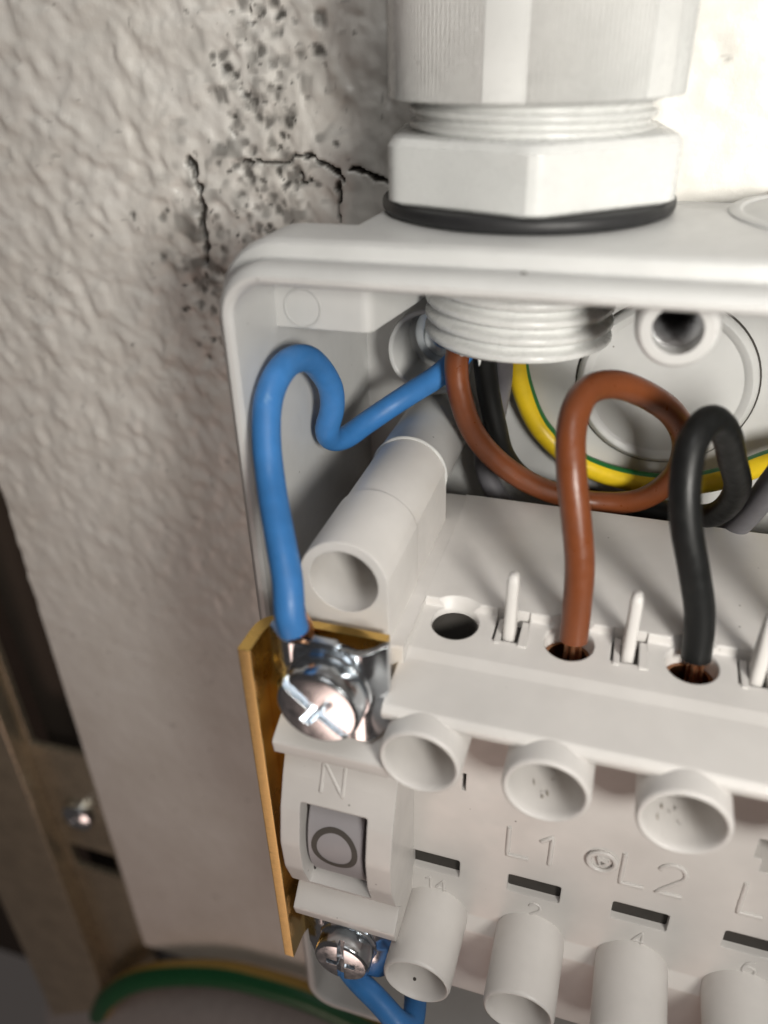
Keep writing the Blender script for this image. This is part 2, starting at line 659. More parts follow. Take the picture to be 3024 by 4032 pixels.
def loft(loops):
    n = len(loops[0][0])
    V, Fc = [], []
    for poly, y in loops:
        V += [(x, y, z) for x, z in poly]
    for i in range(len(loops) - 1):
        for k in range(n):
            k2 = (k + 1) % n
            Fc.append((i * n + k, i * n + k2, (i + 1) * n + k2, (i + 1) * n + k))
    Fc.append(tuple(range(n)))
    Fc.append(tuple(range((len(loops) - 1) * n, len(loops) * n)))
    return V, Fc


X1 = 64.0
ZB = -152.0
o = lambda d, r: rrect(-31.6 + d, X1 - d, ZB + d, -d, max(0.5, r - d), 10)
shell = loft([
    (o(0.0, 8), 19.6), (o(0.0, 8), -22.4), (o(0.12, 8), -23.0), (o(0.5, 8), -23.5),     # outer skin, rounded front edge
    (o(1.75, 8), -23.9), (o(1.95, 8), -24.2),                                            # shoulder the lid closes on
    (o(1.75, 8), -26.2), (o(1.9, 8), -27.2), (o(2.3, 8), -28.0), (o(2.9, 8), -28.4),     # tongue with a rounded lip
    (o(3.5, 8), -28.3), (o(3.9, 8), -27.8), (o(4.0, 8), -26.8), (o(4.2, 8), 16.5)])
block = prism(fillet([(-29, 17.5), (-29, -17), (-15.3, -17), (-11.5, 8), (-11.5, 17.5)], [0, 0, 1.6, 0, 0]), -12.2, -2.0, 'Z')
nook = prism([(-36, 25), (-36, -15), (-17.0, -15), (-15.0, 25)], -10.4, 4, 'Z')
notch = prism([(15.0, 26), (15.0, 1.6)] + [(38.8 + 15.2 * math.cos(R(a)), 0.4 + 15.2 * math.sin(R(a))) for a in (175, 168, 160, 152, 144, 136, 128, 120)] + [(31.2, 26)], -2.2, 4, 'Z')
bore = solid([(12.6, -8), (12.6, 4)], 48, 'Z')
me = boolean(shell, [nook, notch, bore], [block])
put('shell', me, M_HOUS, enc)

# boss that takes the lid screw
sb = put('screw_boss', boolean(solid([(6.2, 17), (5.7, 15.2), (5.3, 12.0), (4.75, 4.0), (4.35, -18.5), (4.15, -19.6), (3.7, -20.0)], 48, 'Y', (19.4, 0, -8.2)),
                               [solid([(2.62, -22), (2.55, 4)], 40, 'Y', (19.4, 0, -8.2))]), M_HOUS, enc)
prof = []
for k in range(15):
    prof += [(2.5, -17.5 + k * 1.1), (2.05, -17.0 + k * 1.1)]
V, Fc = lathe(prof + [(2.6, 0), (2.6, -17.6)], 40, 'Y', (19.4, 0, -8.2))
put('threaded_insert', mesh(V, Fc), metal('steel_thread', (0.55, 0.55, 0.56), 0.35), sb)

# round cable knockout pressed into the rear wall
kp = [(13.2, 16.6), (13.2, 16.1), (12.9, 15.5), (12.3, 15.1), (11.6, 15.3), (11.1, 15.7), (9.0, 15.5), (4.0, 15.2), (0.02, 15.1)]
V, Fc = lathe(kp, 72, 'Y', (20.9, 0, -28.1), close=False)
put('rear_knockout', mesh(V, Fc), M_HOUS, enc)
V, Fc = lathe([(13.5, 16.6), (13.5, 16.38), (13.1, 16.38), (13.1, 16.6)], 72, 'Y', (20.9, 0, -28.1))
put('knockout_gap_shade', mesh(V, Fc), M_DARK, enc)  # dark ring painted in for the shaded gap round the knockout

# collar round the mounting hole, with its screw
V, Fc = lathe([(6.9, 16.6), (6.9, 8.3), (6.75, 8.0), (6.2, 8.0), (6.0, 8.3), (5.7, 15.6), (5.7, 16.6)], 56, 'Y', (-14.2, 0, -23.3))
mc = put('mounting_collar', mesh(V, Fc), M_HOUS, enc)
V, Fc = solid([(5.2, 15.9), (5.2, 15.3), (3.6, 15.2), (3.6, 14.2), (3.1, 13.3), (1.6, 12.9), (1.3, 12.9), (1.2, 14.0)], 40, 'Y', (-13.4, 0, -22.6))
put('mounting_screw', mesh(V, Fc), M_ZINC, mc)

V, Fc = lathe([(2.5, -16.9), (2.5, -17.04), (2.3, -17.05), (2.2, -17.0), (2.2, -16.9)], 40, 'Y', (-24.0, 0, -9.6))
put('ejector_mark', mesh(V, Fc), M_HOUS, enc)
V, Fc = solid([(0.34, -1.9), (0.30, -1.66), (0.15, -1.6)], 10, 'Z', (3.9, -25.6, 0))
put('dark_speck', mesh(V, Fc), M_INK, enc)  # tiny dark disc on the front lip

# second knockout on the top of the box, right of the gland
V, Fc = lathe([(15.0, -0.4), (15.0, 0.15), (14.7, 0.35), (13.7, 0.35), (13.4, 0.12), (12.9, 0.1), (12.5, 0.3), (6, 0.33), (0.02, 0.35)],
              72, 'Z', (38.8, 0.4, 0), close=False)
put('top_knockout', mesh(V, Fc), M_HOUS, enc)

# ------------------------------------------------------------------ cable gland
gl = thing('cable_gland', 'pale grey plastic cable gland screwed into the top of the enclosure', 'cable gland')
put('seal_ring', mesh(*lathe(fillet([(12.7, 0.05), (17.9, 0.05), (17.95, 1.75), (12.7, 1.75)], [0, .8, .8, 0], 5), 96)), M_RUB, gl)


def hexfn(t, r, h):
    # hexagon whose corners are turned down to a circle
    a = (t - R(-90 + 7)) % (math.pi / 3) - math.pi / 6
    rh = 18.75 * math.cos(math.pi / 6) / math.cos(a)
    return min(r, rh - (18.3 - r if r < 18.3 else 0) * 0.0), h


hexp = [(14.0, 1.8), (17.5, 1.8), (18.35, 2.2), (18.35, 8.1), (17.6, 8.85), (16.6, 9.1), (14.0, 9.15)]
V, Fc = lathe(hexp, 180, 'Z', fn=lambda t, r, h: (min(r, (18.75 * math.cos(math.pi / 6) / math.cos((t - R(-79.5)) % (math.pi / 3) - math.pi / 6)) * (1 if r > 18 else r / 18.35 + .012)), h))
put('hex_body', mesh(V, Fc, 22), M_GLAND, gl)


def thread(r0, r1, z0, z1, pitch, flat=0.5):
    n = max(8, int((z1 - z0) / (pitch / 10)))
    prof = [(0, z0 + (z1 - z0) * k / n) for k in range(n + 1)]

    def fn(t, r, h):
        u = ((h - z0) / pitch + t / (2 * math.pi)) % 1.0
        s = min(u, 1 - u) * 2                 # 0 at the crest
        s = max(0.0, min(1.0, (s - 0.30) / 0.50))
        s = s * s * (3 - 2 * s)
        k = min(1, max(0, (h - z0) / 1.2), max(0, (z1 - h) / 0.6)) if z1 > z0 else 1
        rr = r1 + (r0 - r1) * (1 - s)
        return rr, h
    return prof, fn


# thread between hexagon and cap nut
pf, fn = thread(14.5, 13.7, 9.0, 14.0, 1.6)
V, Fc = lathe([(11.5, 9.0)] + pf + [(11.5, 14.0)], 96, 'Z', fn=lambda t, r, h: (11.5, h) if r > 1 else fn(t, r, h))
put('neck_thread', mesh(V, Fc, 60), M_GLAND, gl)

# thread that hangs into the box
pf, fn = thread(12.5, 11.35, -16.2, 1.0, 2.15)
prof = [(9.9, 1.0), (9.9, -16.6), (10.4, -16.75), (11.3, -16.6)] + pf
V, Fc = lathe(prof, 110, 'Z', fn=lambda t, r, h: (r, h) if r > 1 else fn(t, r, h))
lt = put('lower_thread', mesh(V, Fc, 60), M_GLAND, gl)
burr = []
for a, s_, l_ in ((-127, .5, .35), (-122, .6, .45), (-117, .45, .3), (-107, .25, 1.1), (-62, .25, .3)):
    p = np.array([10.7 * math.cos(R(a)), 10.7 * math.sin(R(a)), -16.5])
    burr.append(tube([p, p + (0.1, -0.1, -l_ * .6), p + (0.05, -0.2, -l_)], s_, 7, radf=lambda u: 1.1 - 0.8 * u))
put('moulding_burr', mesh(*join(*burr)), M_GLAND, lt)


# cap nut with ribbed bands and smooth grip flats
def capr(t):
    a = (t - R(-92 + 30)) % R(60)             # one smooth flat every 60 degrees
    d = abs(a - R(30))
    if d < R(7.5):
        return 16.98
    k = 0.5 + 0.5 * math.cos(a / R(60) * 2 * math.pi * 32)
    return 16.52 + 0.56 * k


SEG = 32 * 6 * 6
V, Fc = lathe([(14.7, 12.7), (16.3, 12.4), (17.0, 12.55), (17.0, 40), (14.7, 40)], SEG, 'Z',
              fn=lambda t, r, h: (capr(t), h) if r >= 17.0 else (r, h))
put('cap_nut', mesh(V, Fc, 60), M_GLAND, gl)

# ------------------------------------------------------------------ switch block
swb = thing('switch_block', 'off-white plastic switch block with two rows of screw tubes inside the enclosure', 'switch')
P4 = 14.22
HX = [-1.5 + k * P4 for k in range(4)]
HX[0] = -1.5
prof = [(2.4, -44.0), (-25.2, -44.0), (-25.35, -45.2), (-33.4, -45.7), (-35.0, -46.2), (-42.4, -47.1), (-43.1, -47.9),
        (-42.6, -49.2), (-37.0, -51.6), (-34.6, -53.6), (-35.75, -93.4), (-37.0, -95.6), (-37.0, -112.0), (2.4, -112.0)]
poly = fillet(prof, [0.3, 0.25, 0.25, 0.5, 1.3, 0.8, 0.6, 0.6, 1.0, 1.0, 0.8, 0.8, 0.5, 0], 5)
base = prism(poly, -6.7, 52.0, 'X')
npart = prism(fillet([(2.0, -44.0), (-35.9, -44.0), (-35.9, -106), (2.0, -106)], 0.4), -21.0, -6.0, 'X')
tl = prism(fillet([(2.0, -43.98), (-25.2, -43.98), (-33.9, -45.8), (-33.9, -52), (2.0, -52)], 0.3), -9.3, -6.2, 'X')
cuts = []
for k, hx in enumerate(HX):
    cuts.append(solid([(2.95, -60), (2.95, -45.7), (3.05, -45.4), (4.25, -43.6), (4.25, -42)], 48, 'Z', (hx, -28.0, 0)))   # wire entry and its funnel
    cuts.append(box(hx + 5.0, hx + 9.1, -29.6, -25.0, -49.5, -42))                                            # slot of the partition
    cuts.append(solid([(4.15, -60), (4.15, -31)], 40, 'Y', (hx, 0, -51.9)))                                   # screw shafts
    cuts.append(solid([(4.2, -60), (4.2, -27)], 40, 'Y', (hx + 0.0, 0, -94.3)))
    cuts.append(prism(fillet([(hx - 4.0, -82.0), (hx + 3.35, -82.0), (hx + 3.35, -85.6), (hx - 4.0, -85.6)], 0.45, 3), -40, -29, 'Y'))
cuts.append(box(1.6, 2.1, -40, -32, -67.6, -64.4))
cuts.append(box(37.6, 40.3, -40, -30, -67.4, -64.0))
cuts.append(box(38.6, 42.3, -40, -30, -69.6, -66.6))
me = boolean(base, cuts, [npart, tl])
put('body', me, M_SWITCH, swb)

# the partitions that stand between the wire entries
finp = fillet([(-28.9, -50), (-29.4, -46), (-28.4, -37.0), (-27.9, -35.9), (-27.3, -35.9), (-26.9, -36.8), (-26.3, -50)], [0, .3, .3, .4, .4, .3, 0], 3)
def rsec(y0, y1, w, z):
    return [(x, y, z) for x, y in rrect(-w, w, y0, y1, min(w, (y1 - y0) / 2) * .8, 4)]


secs = [rsec(-29.3, -26.0, .74, -50), rsec(-29.3, -26.0, .74, -45.5), rsec(-29.0, -26.4, .72, -41), rsec(-28.7, -26.7, .72, -37.6),
        rsec(-28.5, -26.8, .62, -36.9), rsec(-28.1, -27.1, .34, -36.5)]
fv = [p for q in secs for p in q]
nn = len(secs[0])
ff = [(i * nn + k, i * nn + (k + 1) % nn, (i + 1) * nn + (k + 1) % nn, (i + 1) * nn + k) for i in range(len(secs) - 1) for k in range(nn)]
ff += [tuple(range(nn)), tuple(range((len(secs) - 1) * nn, len(secs) * nn))]
fin = put('partition_fin', mesh(fv, ff, 60), M_SWITCH, swb, (HX[0] + 6.95, 0, 0))
tong = put('slot_tongue', mesh(*join(box(-1.62, -0.86, -30.2, -25.5, -49.5, -45.32), box(1.30, 2.4, -30.2, -25.5, -49.5, -45.30))), M_SWITCH, swb, (HX[0] + 6.95, 0, 0))
nfl = put('slot_floor_shade', mesh(*box(-2.0, 2.1, -29.5, -25.1, -48, -46.6)), M_DARK, swb, (HX[0] + 6.95, 0, 0))  # dark block put in for shade at the bottom of the slot
for hx in HX[1:3]:
    copy(nfl, (hx + 6.95, 0, 0))
    copy(fin, (hx + 6.95, 0, 0))
    copy(tong, (hx + 6.95, 0, 0))


def screw_tube(name, y0, y1, zc, ro, ri, hx):
    pr = [(ri, y0), (ro, y0), (ro + .12, y0 + .1)] + [(ro, y1 + 0.55), (ro - .12, y1 + .18), (ro - .4, y1), (ri + .3, y1), (ri + .05, y1 + .25), (ri - .05, y1 + 1)]
    V, Fc = lathe(pr, 56, 'Y', (0, 0, zc))
    return put(name, mesh(V, Fc, 50), M_SWITCH, swb, (hx, 0, 0))


ut = screw_tube('upper_screw_tube', -34.0, -45.6, -52.0, 4.85, 4.1, HX[0])
ltb = screw_tube('lower_screw_tube', -33.5, -47.1, -94.4, 4.85, 4.15, HX[0])
for hx in HX[1:]:
    copy(ut, (hx, 0, 0))
    copy(ltb, (hx, 0, 0))
# scuffs left by the screwdriver inside two of the tubes
for k, seed in ((1, 3), (2, 8)):
    rr = random.Random(seed)
    fl = []
    for q in range(9):
        a = R(-90 + rr.uniform(-34, 10))
        y = rr.uniform(-43.8, -38.5)
        p = np.array((4.0 * math.cos(a), y, -52.0 + 4.0 * math.sin(a)))
        fl.append(tube([p, p + (rr.uniform(-.3, .3), rr.uniform(-.5, .5), .05), p + (rr.uniform(-.5, .5), rr.uniform(-.8, .8), 0)], rr.uniform(.06, .13), 6))
    put('scuff_mark', mesh(*join(*fl[:3])), M_SCUFF, swb, (HX[k], 0, 0))
    put('plastic_burr', mesh(*join(*fl[6:])), M_SWITCH, swb, (HX[k], 0, 0))
put('dark_speck', mesh(*solid([(.32, -.05), (.26, .14), (.1, .2)], 8, 'Z', (-2.4, -44.6, -98.5))), M_INK, swb)  # fleck of dirt on the tube rim
# ends of the shafts, scuffed by the screwdriver
V, Fc = solid([(4.3, -31.2), (4.3, -32.4), (1.6, -32.8), (0.5, -32.9)], 32, 'Y', (0, 0, -51.9))
sf = put('shaft_floor', mesh(V, Fc), M_SWITCH, swb, (HX[0], 0, 0))
V, Fc = solid([(4.3, -30.0), (4.3, -31.4), (1.6, -31.8), (0.5, -31.9)], 32, 'Y', (0, 0, -94.3))
sf2 = put('shaft_floor', mesh(V, Fc), M_SWITCH, swb, (HX[0], 0, 0))
for hx in HX[1:]:
    copy(sf, (hx, 0, 0))
    copy(sf2, (hx, 0, 0))
sbk = put('slot_back_shade', mesh(*box(-4.1, 3.45, -34.45, -33.2, -85.7, -81.9)), M_DARK, swb, (HX[0], 0, 0))  # dark panel put in for shade deep in the slot
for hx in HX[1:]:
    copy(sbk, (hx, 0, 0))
# copper clamps in two wire entries; a dark liner and floors paint shade
V, Fc = solid([(2.93, -58), (2.93, -49.5), (2.4, -49.4), (2.4, -57)], 32, 'Z', (0, -28, 0))
cl = put('entry_liner', mesh(*lathe([(2.93, -58), (2.93, -47.6), (2.35, -47.4), (2.25, -58)], 32, 'Z', (0, -28, 0))),
         metal('dull_copper', (0.34, 0.16, 0.075), 0.35), swb, (HX[1], 0, 0))
copy(cl, (HX[2], 0, 0))
cd = put('entry_liner', mesh(*lathe([(2.93, -58), (2.93, -46.0), (2.7, -45.95), (2.6, -58)], 32, 'Z', (0, -28, 0))), M_DARK, swb, (HX[0], 0, 0))  # near-black liner darkens the empty entry in place of shade
put('entry_floor_shade', mesh(*prism(ring_poly(2.9, 24, (0, -28)), -59, -55, 'Z')), M_DARK, swb, (HX[0], 0, 0))  # dark disc painted in for the unlit bottom of the entry
copy(bpy.data.objects['entry_floor_shade'], (HX[1], 0, 0))
copy(bpy.data.objects['entry_floor_shade'], (HX[2], 0, 0))


# raised writing on the front face (the face leans back a little)
def lay(me, x, y, z, lean, mat, parent, name, spin=0.0):
    n = Vector((0, -math.cos(lean), math.sin(lean)))
    u = Vector((0, math.sin(lean), math.cos(lean)))
    m = Matrix((Vector((1, 0, 0)), u, n)).transposed().to_4x4()
    if spin:
        m = m @ Matrix.Rotation(spin, 4, 'Z')
    m.translation = Vector((x, y, z)) * S
    me.transform(m)
    return put(name, me, mat, parent)


fy = lambda z: -34.6 - 1.15 * (-53.6 - z) / 39.8
for txt, x, z, size, st in (('L1', 11.4, -75.2, 5.5, .34), ('L2', 27.2, -75.0, 5.7, .34), ('L3', 41.6, -75.0, 5.7, .34),
                            ('14', -1.5, -88.5, 2.7, .19), ('2', 12.9, -88.4, 2.8, .19), ('4', 27.2, -88.4, 2.8, .19), ('6', 41.3, -88.4, 2.8, .19)):
    lay(text_mesh(txt, size, st), x, fy(z) + 0.02, z, R(1.6), M_SWITCH, swb, 'raised_lettering')
cm = mesh(*lathe([(1.5, -.2), (1.95, -.2), (2.1, .25), (1.9, .42), (1.55, .42), (1.35, .2)], 40, 'Z'))
lay(cm, 20.6, fy(-74.5) - .12, -74.5, R(1.6), M_SWITCH, swb, 'raised_mark')
tri = ring_poly(0.95, 3, a0=0)
cm2 = boolean(prism(tri, -.2, .40, 'Z'), [prism(ring_poly(0.45, 3, a0=0), -1, 1, 'Z')])
lay(cm2, 20.6, fy(-74.5) - .12, -74.5, R(1.6), M_SWITCH, swb, 'raised_mark', R(20))

# tube for the mounting screw, left of the wire entries
cx_, cz_ = -13.5, -36.3


def dpoly(r, xr, zb, xl=None):
    out = []
    for k in range(25):
        t = math.pi - math.pi * k / 24 * 0.86
        out.append((cx_ + r * math.cos(t), cz_ + r * math.sin(t)))
    out += [(xr, zb)] + [(cx_ - r, zb)]
    return fillet(out[:-2] + [(xr, cz_ + 1.2), (xr, zb), (cx_ - r + .4, zb)], [0] * 24 + [.5, 1.0, 0, 1.2], 4)


front = loft([([(x, z) for x, z in dpoly(5.7, -7.9, -44.2)], -22.6), ([(x, z) for x, z in dpoly(5.7, -7.9, -44.2)], -34.6),
              ([(cx_ + (x - cx_) * .975, cz_ + (z - cz_) * .975) for x, z in dpoly(5.7, -7.9, -44.2)], -35.1)])
bo = solid([(4.35, -40), (4.05, -21)], 44, 'Y', (cx_, 0, cz_))
put('guide_tube', boolean(front, [bo]), M_SWITCH, swb)
mid = loft([(dpoly(5.45, -8.05, -44.1), -6.0), (dpoly(5.45, -8.05, -44.1), -22.3)])
put('guide_tube', mesh(*mid), M_SWITCH, swb)
V, Fc = lathe([(5.55, -6.9), (5.75, -6.6), (5.6, -6.2), (5.5, 3), (5.5, 16.4), (3.5, 16.4), (3.5, -6.9)], 56, 'Y', (cx_, 0, cz_))
put('guide_tube_root', mesh(V, Fc), M_HOUS, enc)

# neutral cover with the position window
cov = fillet([(-34.5, -58.4), (-41.4, -58.4), (-43.2, -62.0), (-45.0, -66.6), (-46.2, -72.0), (-45.9, -77.6), (-44.4, -82.4),
              (-41.6, -86.6), (-34.5, -87.2)], [0, 0.6, 3, 4, 6, 5, 2.5, 1.5, 0], 5)
lip1 = prism(fillet([(-34.5, -51.6), (-38.5, -51.9), (-44.6, -55.0), (-44.3, -57.2), (-41.0, -59.0), (-34.5, -59.2)], [0, 1, .7, .7, .8, 0], 4), -20.4, -5.4, 'X')
lip2 = prism(fillet([(-34.5, -85.0), (-41.8, -85.6), (-44.9, -88.6), (-44.3, -91.0), (-41.0, -92.2), (-34.5, -92.2)], [0, 1, .8, .8, .8, 0], 4), -20.4, -5.2, 'X')
drum_y, drum_z, DR = -33.0, -74.0, 12.0
win = prism(fillet([(-17.5, -65.3), (-8.4, -65.3), (-8.4, -81.6), (-17.5, -81.6)], 0.35, 2), -60, -36, 'Y')
nc = put('neutral_cover', boolean(prism(cov, -20.2, -5.0, 'X'), [win], [lip1, lip2]), M_SWITCH, swb)
V, Fc = solid([(DR - .2, -17.0), (DR, -16.8), (DR, -9.55), (DR - .2, -9.35)], 110, 'X', (0, drum_y, drum_z))
dr = put('indicator_drum', mesh(V, Fc), M_DRUM, nc)
put('window_gap_shade', mesh(*join(box(-8.62, -8.36, -43.2, -35.5, -81.5, -65.4), box(-17.54, -17.28, -42.8, -35.5, -81.5, -65.4))), M_DARK, nc)  # thin dark plates painted in for shade beside the drum
V, Fc = [], []
NR = 64
for k in range(NR):
    t = 2 * math.pi * k / NR
    for r in (2.45, 3.25):
        x, s = -13.15 + r * math.cos(t), r * 1.12 * math.sin(t) + 1.2
        a = s / DR
        V.append((x, drum_y - (DR + .04) * math.cos(a), drum_z + (DR + .04) * math.sin(a)))
for k in range(NR):
    k2 = (k + 1) % NR
    Fc.append((2 * k, 2 * k + 1, 2 * k2 + 1, 2 * k2))
put('off_mark', mesh(V, Fc), M_INK, dr)
lay(text_mesh('N', 4.3, 0.34), -13.3, -42.72, -61.5, math.atan2(1.8, 3.6), M_SWITCH, nc, 'raised_lettering')

# ------------------------------------------------------------------ neutral terminal
nt_ = thing('neutral_terminal', 'brass bar with two zinc screw clamps on the left side of the switch block', 'terminal')
out = fillet([(-7.4, -38.0), (-22.1, -38.0), (-22.1, -43.9), (-23.7, -43.9), (-23.7, -36.7), (-7.4, -36.7)], [0, 2.6, .15, .15, 3.9, 0], 7)
V, Fc = prism(out, -104.0, -41.6, 'Z')
fm = []
for q in Fc:
    ys = [V[i][1] for i in q]
    fm.append(1 if (len(q) == 4 and max(ys) < -43.6) else 0)       # the sawn front edge of the bent bar
put('brass_bar', mesh(V, Fc, 30, [M_BRASS, M_CUT], fm), None, nt_)


def clamp_mesh():
    W, H = 7.1, 7.0
    nx, nz = 41, 33
    V, Fc = [], []

    def yy(x, z):
        a = abs(x) / W
        b_ = max(0, a - 0.38) / 0.62
        return 1.5 * b_ * b_ + 0.55 * math.sin(math.pi * min(1, b_ * 1.15)) * (-1 if z > 0 else -0.4) * min(1, abs(z) / 3)

    for lay_ in (0, 1.0):
        for j in range(nz):
            for i in range(nx):
                x = -W + 2 * W * i / (nx - 1)
                z = -H + 2 * H * j / (nz - 1)
                zz = z
                if j == nz - 1:
                    zz = z - (0.75 * (1 - (abs(x) / W) ** 2) if abs(x) > 1.6 else -0.1)
                # rounded lower corners and the side nicks
                r = max(0, abs(x) - 4.6) / 2.3
                if z < -3:
                    zz = -3 + (z + 3) * math.sqrt(max(0.02, 1 - min(1, r) ** 2 * .75))
                nick = math.exp(-((z + 1.0) / 0.55) ** 2) * 0.7 * (1 if abs(x) > W - .8 else 0)
                V.append((x * (1 - nick / W), yy(x, zz) + lay_, zz))
    N = nx * nz
    for j in range(nz - 1):
        for i in range(nx - 1):
            a = j * nx + i
            Fc.append((a, a + 1, a + nx + 1, a + nx))
            Fc.append((N + a, N + a + nx, N + a + nx + 1, N + a + 1))
    edge = [i for i in range(nx)] + [j * nx + nx - 1 for j in range(1, nz)] + [(nz - 1) * nx + i for i in range(nx - 2, -1, -1)] + [j * nx for j in range(nz - 2, 0, -1)]
    for k in range(len(edge)):
        a, b_ = edge[k], edge[(k + 1) % len(edge)]
        Fc.append((a, N + a, N + b_, b_))
    return mesh(V, Fc, 50)


cp = put('clamp_plate', clamp_mesh(), M_ZINC, nt_, (-13.2, -43.2, -46.0))
c2 = copy(cp, (-13.2, -43.0, -97.2))
head = solid([(2.4, 1.2), (4.85, 1.2), (5.0, 0.9), (5.0, -1.35), (4.85, -1.8), (4.5, -2.08), (2.8, -2.22), (0.8, -2.28)], 64, 'Y')


def slot(lenx, wid, depth, ang):
    p = [(-wid, 0.8), (wid, 0.8), (wid * .55, -depth), (-wid * .55, -depth)]
    V, Fc = [], []
    for x in (-lenx, lenx):
        for a, d in ((wid, -4), (-wid, -4), (-wid * .6, -2.5 + depth), (wid * .6, -2.5 + depth)):
            V.append((x * math.cos(ang) - a * math.sin(ang), d, x * math.sin(ang) + a * math.cos(ang)))
    Fc = [(0, 1, 2, 3), (7, 6, 5, 4), (0, 4, 5, 1), (1, 5, 6, 2), (2, 6, 7, 3), (3, 7, 4, 0)]
    return V, Fc


hm = boolean(head, [slot(7, .8, 1.5, R(-42)), slot(2.6, .85, 1.7, R(52))])
ts = put('terminal_screw', hm, M_ZINC, nt_, (-12.8, -45.1, -45.3))
put('spring_washer', mesh(*lathe([(2.6, 1.2), (5.15, 1.2), (5.3, 1.6), (5.1, 2.1), (2.6, 2.1)], 56, 'Y')), M_ZINC, ts)
t2 = copy(ts, (-12.9, -44.8, -96.2))
t2.rotation_euler = (0, R(50), 0)
t2.scale = (0.84, 0.9, 0.84)

# ------------------------------------------------------------------ wires
WR = 1.74


def strands(end, dirv, n, length, spread, parent, seed):
    r = random.Random(seed)
    d = np.array(dirv, float)
    d /= np.linalg.norm(d)
    first = None
    for k in range(n):
        a = 2 * math.pi * k / n + r.random()
        q = spread * (0.35 + 0.65 * r.random())
        off = np.array([math.cos(a) * q, math.sin(a) * q, 0])
        p0 = np.array(end, float) + off * .75 - d * 1.0
        p1 = np.array(end, float) + off + d * length * .5 + np.array([r.uniform(-.15, .15), r.uniform(-.15, .15), 0])
        p2 = np.array(end, float) + off * 1.05 + d * length
        put('copper_strand', mesh(*tube([p0, p1, p2], 0.24, 8)), M_COPPER, parent)


def wire(name, label, pts, mat, end=None, seed=0, n=7):
    t = thing(name, label, 'wire')
    put('insulation', mesh(*tube(pts, WR, 24), 60), mat, t)
    if end is not None:
        strands(pts[-1], end, n, 6.5, 1.05, t, seed)
    return t


bw = wire('blue_wire', 'bright blue wire bent in a tall loop down to the upper zinc clamp',
          [(-16.5, -43.3, -37.6), (-16.8, -43.3, -35.6), (-17.5, -41.5, -32.6), (-19.4, -38.4, -29.9), (-21.8, -34.4, -27.6), (-23.6, -31.2, -25.4),
           (-24.6, -29.2, -22.2), (-25.2, -26.9, -18.7), (-25.3, -24.6, -16.8), (-24.9, -21.2, -15.4), (-24.4, -16.6, -16.2),
           (-24.2, -12.4, -19.2), (-23.6, -10.2, -23.0), (-23.8, -10.0, -26.4), (-24.6, -10.4, -28.9), (-24.8, -8.9, -31.2),
           (-23.7, -6.2, -32.3), (-21.8, -2.6, -31.5), (-19.0, 0.6, -29.9), (-15.4, 2.4, -27.5), (-11.3, 3.0, -24.5), (-7.5, 3.2, -20.0), (-5.5, 3.2, -12)],
          M_BLUE)
put('copper_strand', mesh(*tube([(-16.7, -42.9, -36.0), (-16.6, -40.9, -38.0), (-16.5, -40.0, -43.0)], 1.05, 12)), M_COPPER, bw)
wire('brown_wire', 'brown wire looping out of the gland into the second wire entry',
     [(-7.6, 1.6, -10.0), (-8.0, 1.2, -17.0), (-8.5, 0.7, -22.2), (-7.8, 0.3, -26.2), (-5.8, 0.8, -32.1), (-1.6, 2.3, -37.8), (4.8, 4.5, -42.5),
      (12.7, 6.7, -45.0), (19.5, 6.7, -43.6), (23.5, 5.1, -38.5), (24.2, 1.9, -31.5), (21.7, -2.8, -25.0), (17.4, -7.5, -20.5),
      (13.4, -12.1, -17.8), (10.6, -16.5, -17.5), (9.8, -20.2, -20.1), (10.5, -23.3, -24.4), (11.7, -24.9, -29.4),
      (12.8, -26.2, -34.9), (13.1, -27.0, -40.3), (13.2, -27.8, -44.8)], M_BROWN, (0, -.05, -1), 3, 8)
wire('black_wire', 'black wire looping out of the gland into the third wire entry',
     [(-4.6, 4.6, -10.0), (-5.2, 4.8, -18.0), (-5.2, 5.0, -22.0), (-4.6, 5.5, -27.2), (-3.2, 5.9, -33.3), (-1.6, 7.5, -39.5), (2.7, 10.4, -45.2), (12.4, 11.6, -47.4),
      (22.2, 8.6, -46.0), (29.5, 2.0, -42.0), (31.1, -4.3, -34.2), (28.9, -9.3, -27.2), (26.8, -13.9, -21.6), (24.6, -17.2, -18.9),
      (22.9, -20.8, -20.0), (22.7, -23.2, -23.9), (23.5, -24.6, -28.3), (25.2, -25.5, -33.6), (26.9, -25.8, -39.7), (27.4, -26.6, -45.3)],
     M_BLACK, (0, -.1, -1), 5, 9)
wire('grey_wire', 'dull grey wire rising at the right edge beside the black loop',
     [(-2.4, 6.6, -12.0), (-3.0, 7.0, -22.0), (-3.3, 9.0, -27.8), (-4.5, 11.0, -35.9), (-5.5, 11.6, -44.0), (0.0, 11.5, -52.0), (15.0, 11.5, -56.0),
      (27.0, 8.5, -53.0), (32.1, 5.0, -47.2), (34.2, 1.0, -40.5), (35.3, -3.5, -32.7), (36.4, -9.1, -24.9), (38.5, -17, -20), (40.5, -23, -27), (41.3, -27, -38), (41.2, -27.8, -44.8)],
     M_GREYW)

# earth wire: yellow with a green stripe along its upper side
ept = spline([(-2.4, 10.2, -10.0), (-2.0, 11.4, -18.0), (-1.6, 12.2, -24.2), (-0.6, 13.4, -29.4), (2.5, 14.6, -36.6), (7.8, 14.2, -41.2), (13.4, 13.6, -43.2), (20.0, 12.6, -43.6),
              (26.1, 11.0, -42.2), (31.6, 9.7, -39.4), (36.4, 8.7, -35.7), (40.0, 7.0, -33.0), (47, 5, -32), (53, 7, -38), (56, 10, -50), (56, 12, -80)])


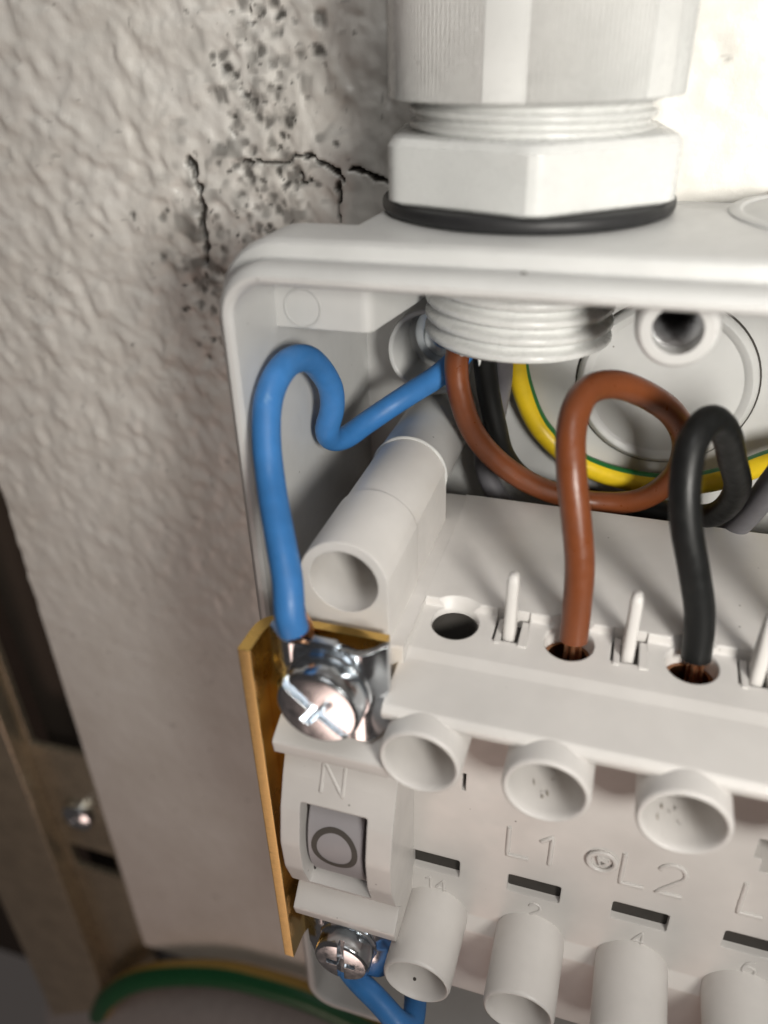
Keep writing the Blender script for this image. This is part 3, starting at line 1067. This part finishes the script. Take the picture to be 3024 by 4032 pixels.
def two_tone(P, rad, seg, greens, up, mats=(M_YEL, M_GRN)):
    V, Fc = tube(P, rad, seg, up=up, raw=True)
    fm = [1 if (k % seg) in greens else 0 for k in range((len(P) - 1) * seg)] + [0, 0]
    return mesh(V, Fc, 60, list(mats), fm)


put_e = put('earth_wire', two_tone(ept, WR, 24, {21, 22, 23, 0, 9, 10, 11}, (1, -0.25, 0.1)))
tag(put_e, 'yellow and green earth wire curving behind the brown loop', 'wire')

lb = wire('blue_wire', 'blue wire bending out below the lower zinc clamp',
          [(-15.8, -40.5, -98.0), (-16.0, -41.3, -102.0), (-12.8, -43.0, -105.4), (-7.9, -45.2, -106.2), (-4.2, -46.8, -107.4), (-2.6, -46.2, -109.0), (-2.8, -43.0, -109.6), (-4.0, -38.0, -111.0), (-4.6, -30, -113.0)],
          M_BLUE)

# ------------------------------------------------------------------ lower left: rail, earth cable, pipe
rl = thing('mounting_rail', 'dull slotted metal rail standing beside the left edge of the wall', 'rail')
web = box(-142.5, -119.9, 22.0, 24.0, -330, -30)
web = boolean(web, [prism(fillet([(-141.5, -20), (-121.2, -20), (-121.2, -161.5), (-141.5, -162.5)], 1.5), 10, 40, 'Y'),
                    prism(fillet([(-140.5, -208.5), (-122.5, -208.5), (-122.5, -220.5), (-140.5, -220.5)], 1.0), 10, 40, 'Y')])
put('slotted_web', web, M_RAIL, rl)
put('side_flange', mesh(*prism(fillet([(-176, 16), (-142.6, 16), (-142.6, 24), (-145, 24), (-145, 18.5), (-176, 18.5)], 0.8), -345, -30, 'Z')), M_RAIL, rl)
V, Fc = solid([(5.6, 22.1), (5.8, 21.0), (5.2, 19.2), (3.6, 18.2), (1.6, 17.8), (1.0, 18.6)], 36, 'Y', (-130.6, 0, -189.5))
put('rail_screw', mesh(V, Fc), M_ZINC, rl)
put('channel_shade', mesh(*box(-150, -119.9, 36, 38, -330, -30)), M_BACK, rl)  # dark sheet in place of shade inside the rail's slots

cpt = spline([(-168, 24, -350), (-146.3, 16.0, -304.4), (-136.7, 14.0, -285.7), (-120.6, 14.0, -265.8), (-99.5, 14.0, -250.8), (-81.0, 14.0, -242.5), (-70.9, 14.0, -240.9), (-54.8, 14.0, -240.2), (-39.4, 14.0, -243.8), (-18.4, 14.0, -251), (5, 14, -266)], 1.5)
ec = put('earth_cable', two_tone(cpt, 4.1, 32, set(range(0, 11)), (0, -0.2, 1), (pvc('dimmed_yellow_pvc', (0.40, 0.26, 0.055)), pvc('dimmed_green_pvc', (0.006, 0.105, 0.032)))))  # both colours dimmed in the material because little light falls here
tag(ec, 'thick green and yellow earth cable curving below the enclosure', 'cable')
gp = put('grey_pipe', mesh(*tube([(-170, 40, -345), (-128, 38, -318), (-90, 38, -300), (-50, 38, -298), (0, 38, -310), (40, 38, -330)], 30, 48)), M_PIPE)
tag(gp, 'pale grey pipe under the green earth cable', 'pipe')
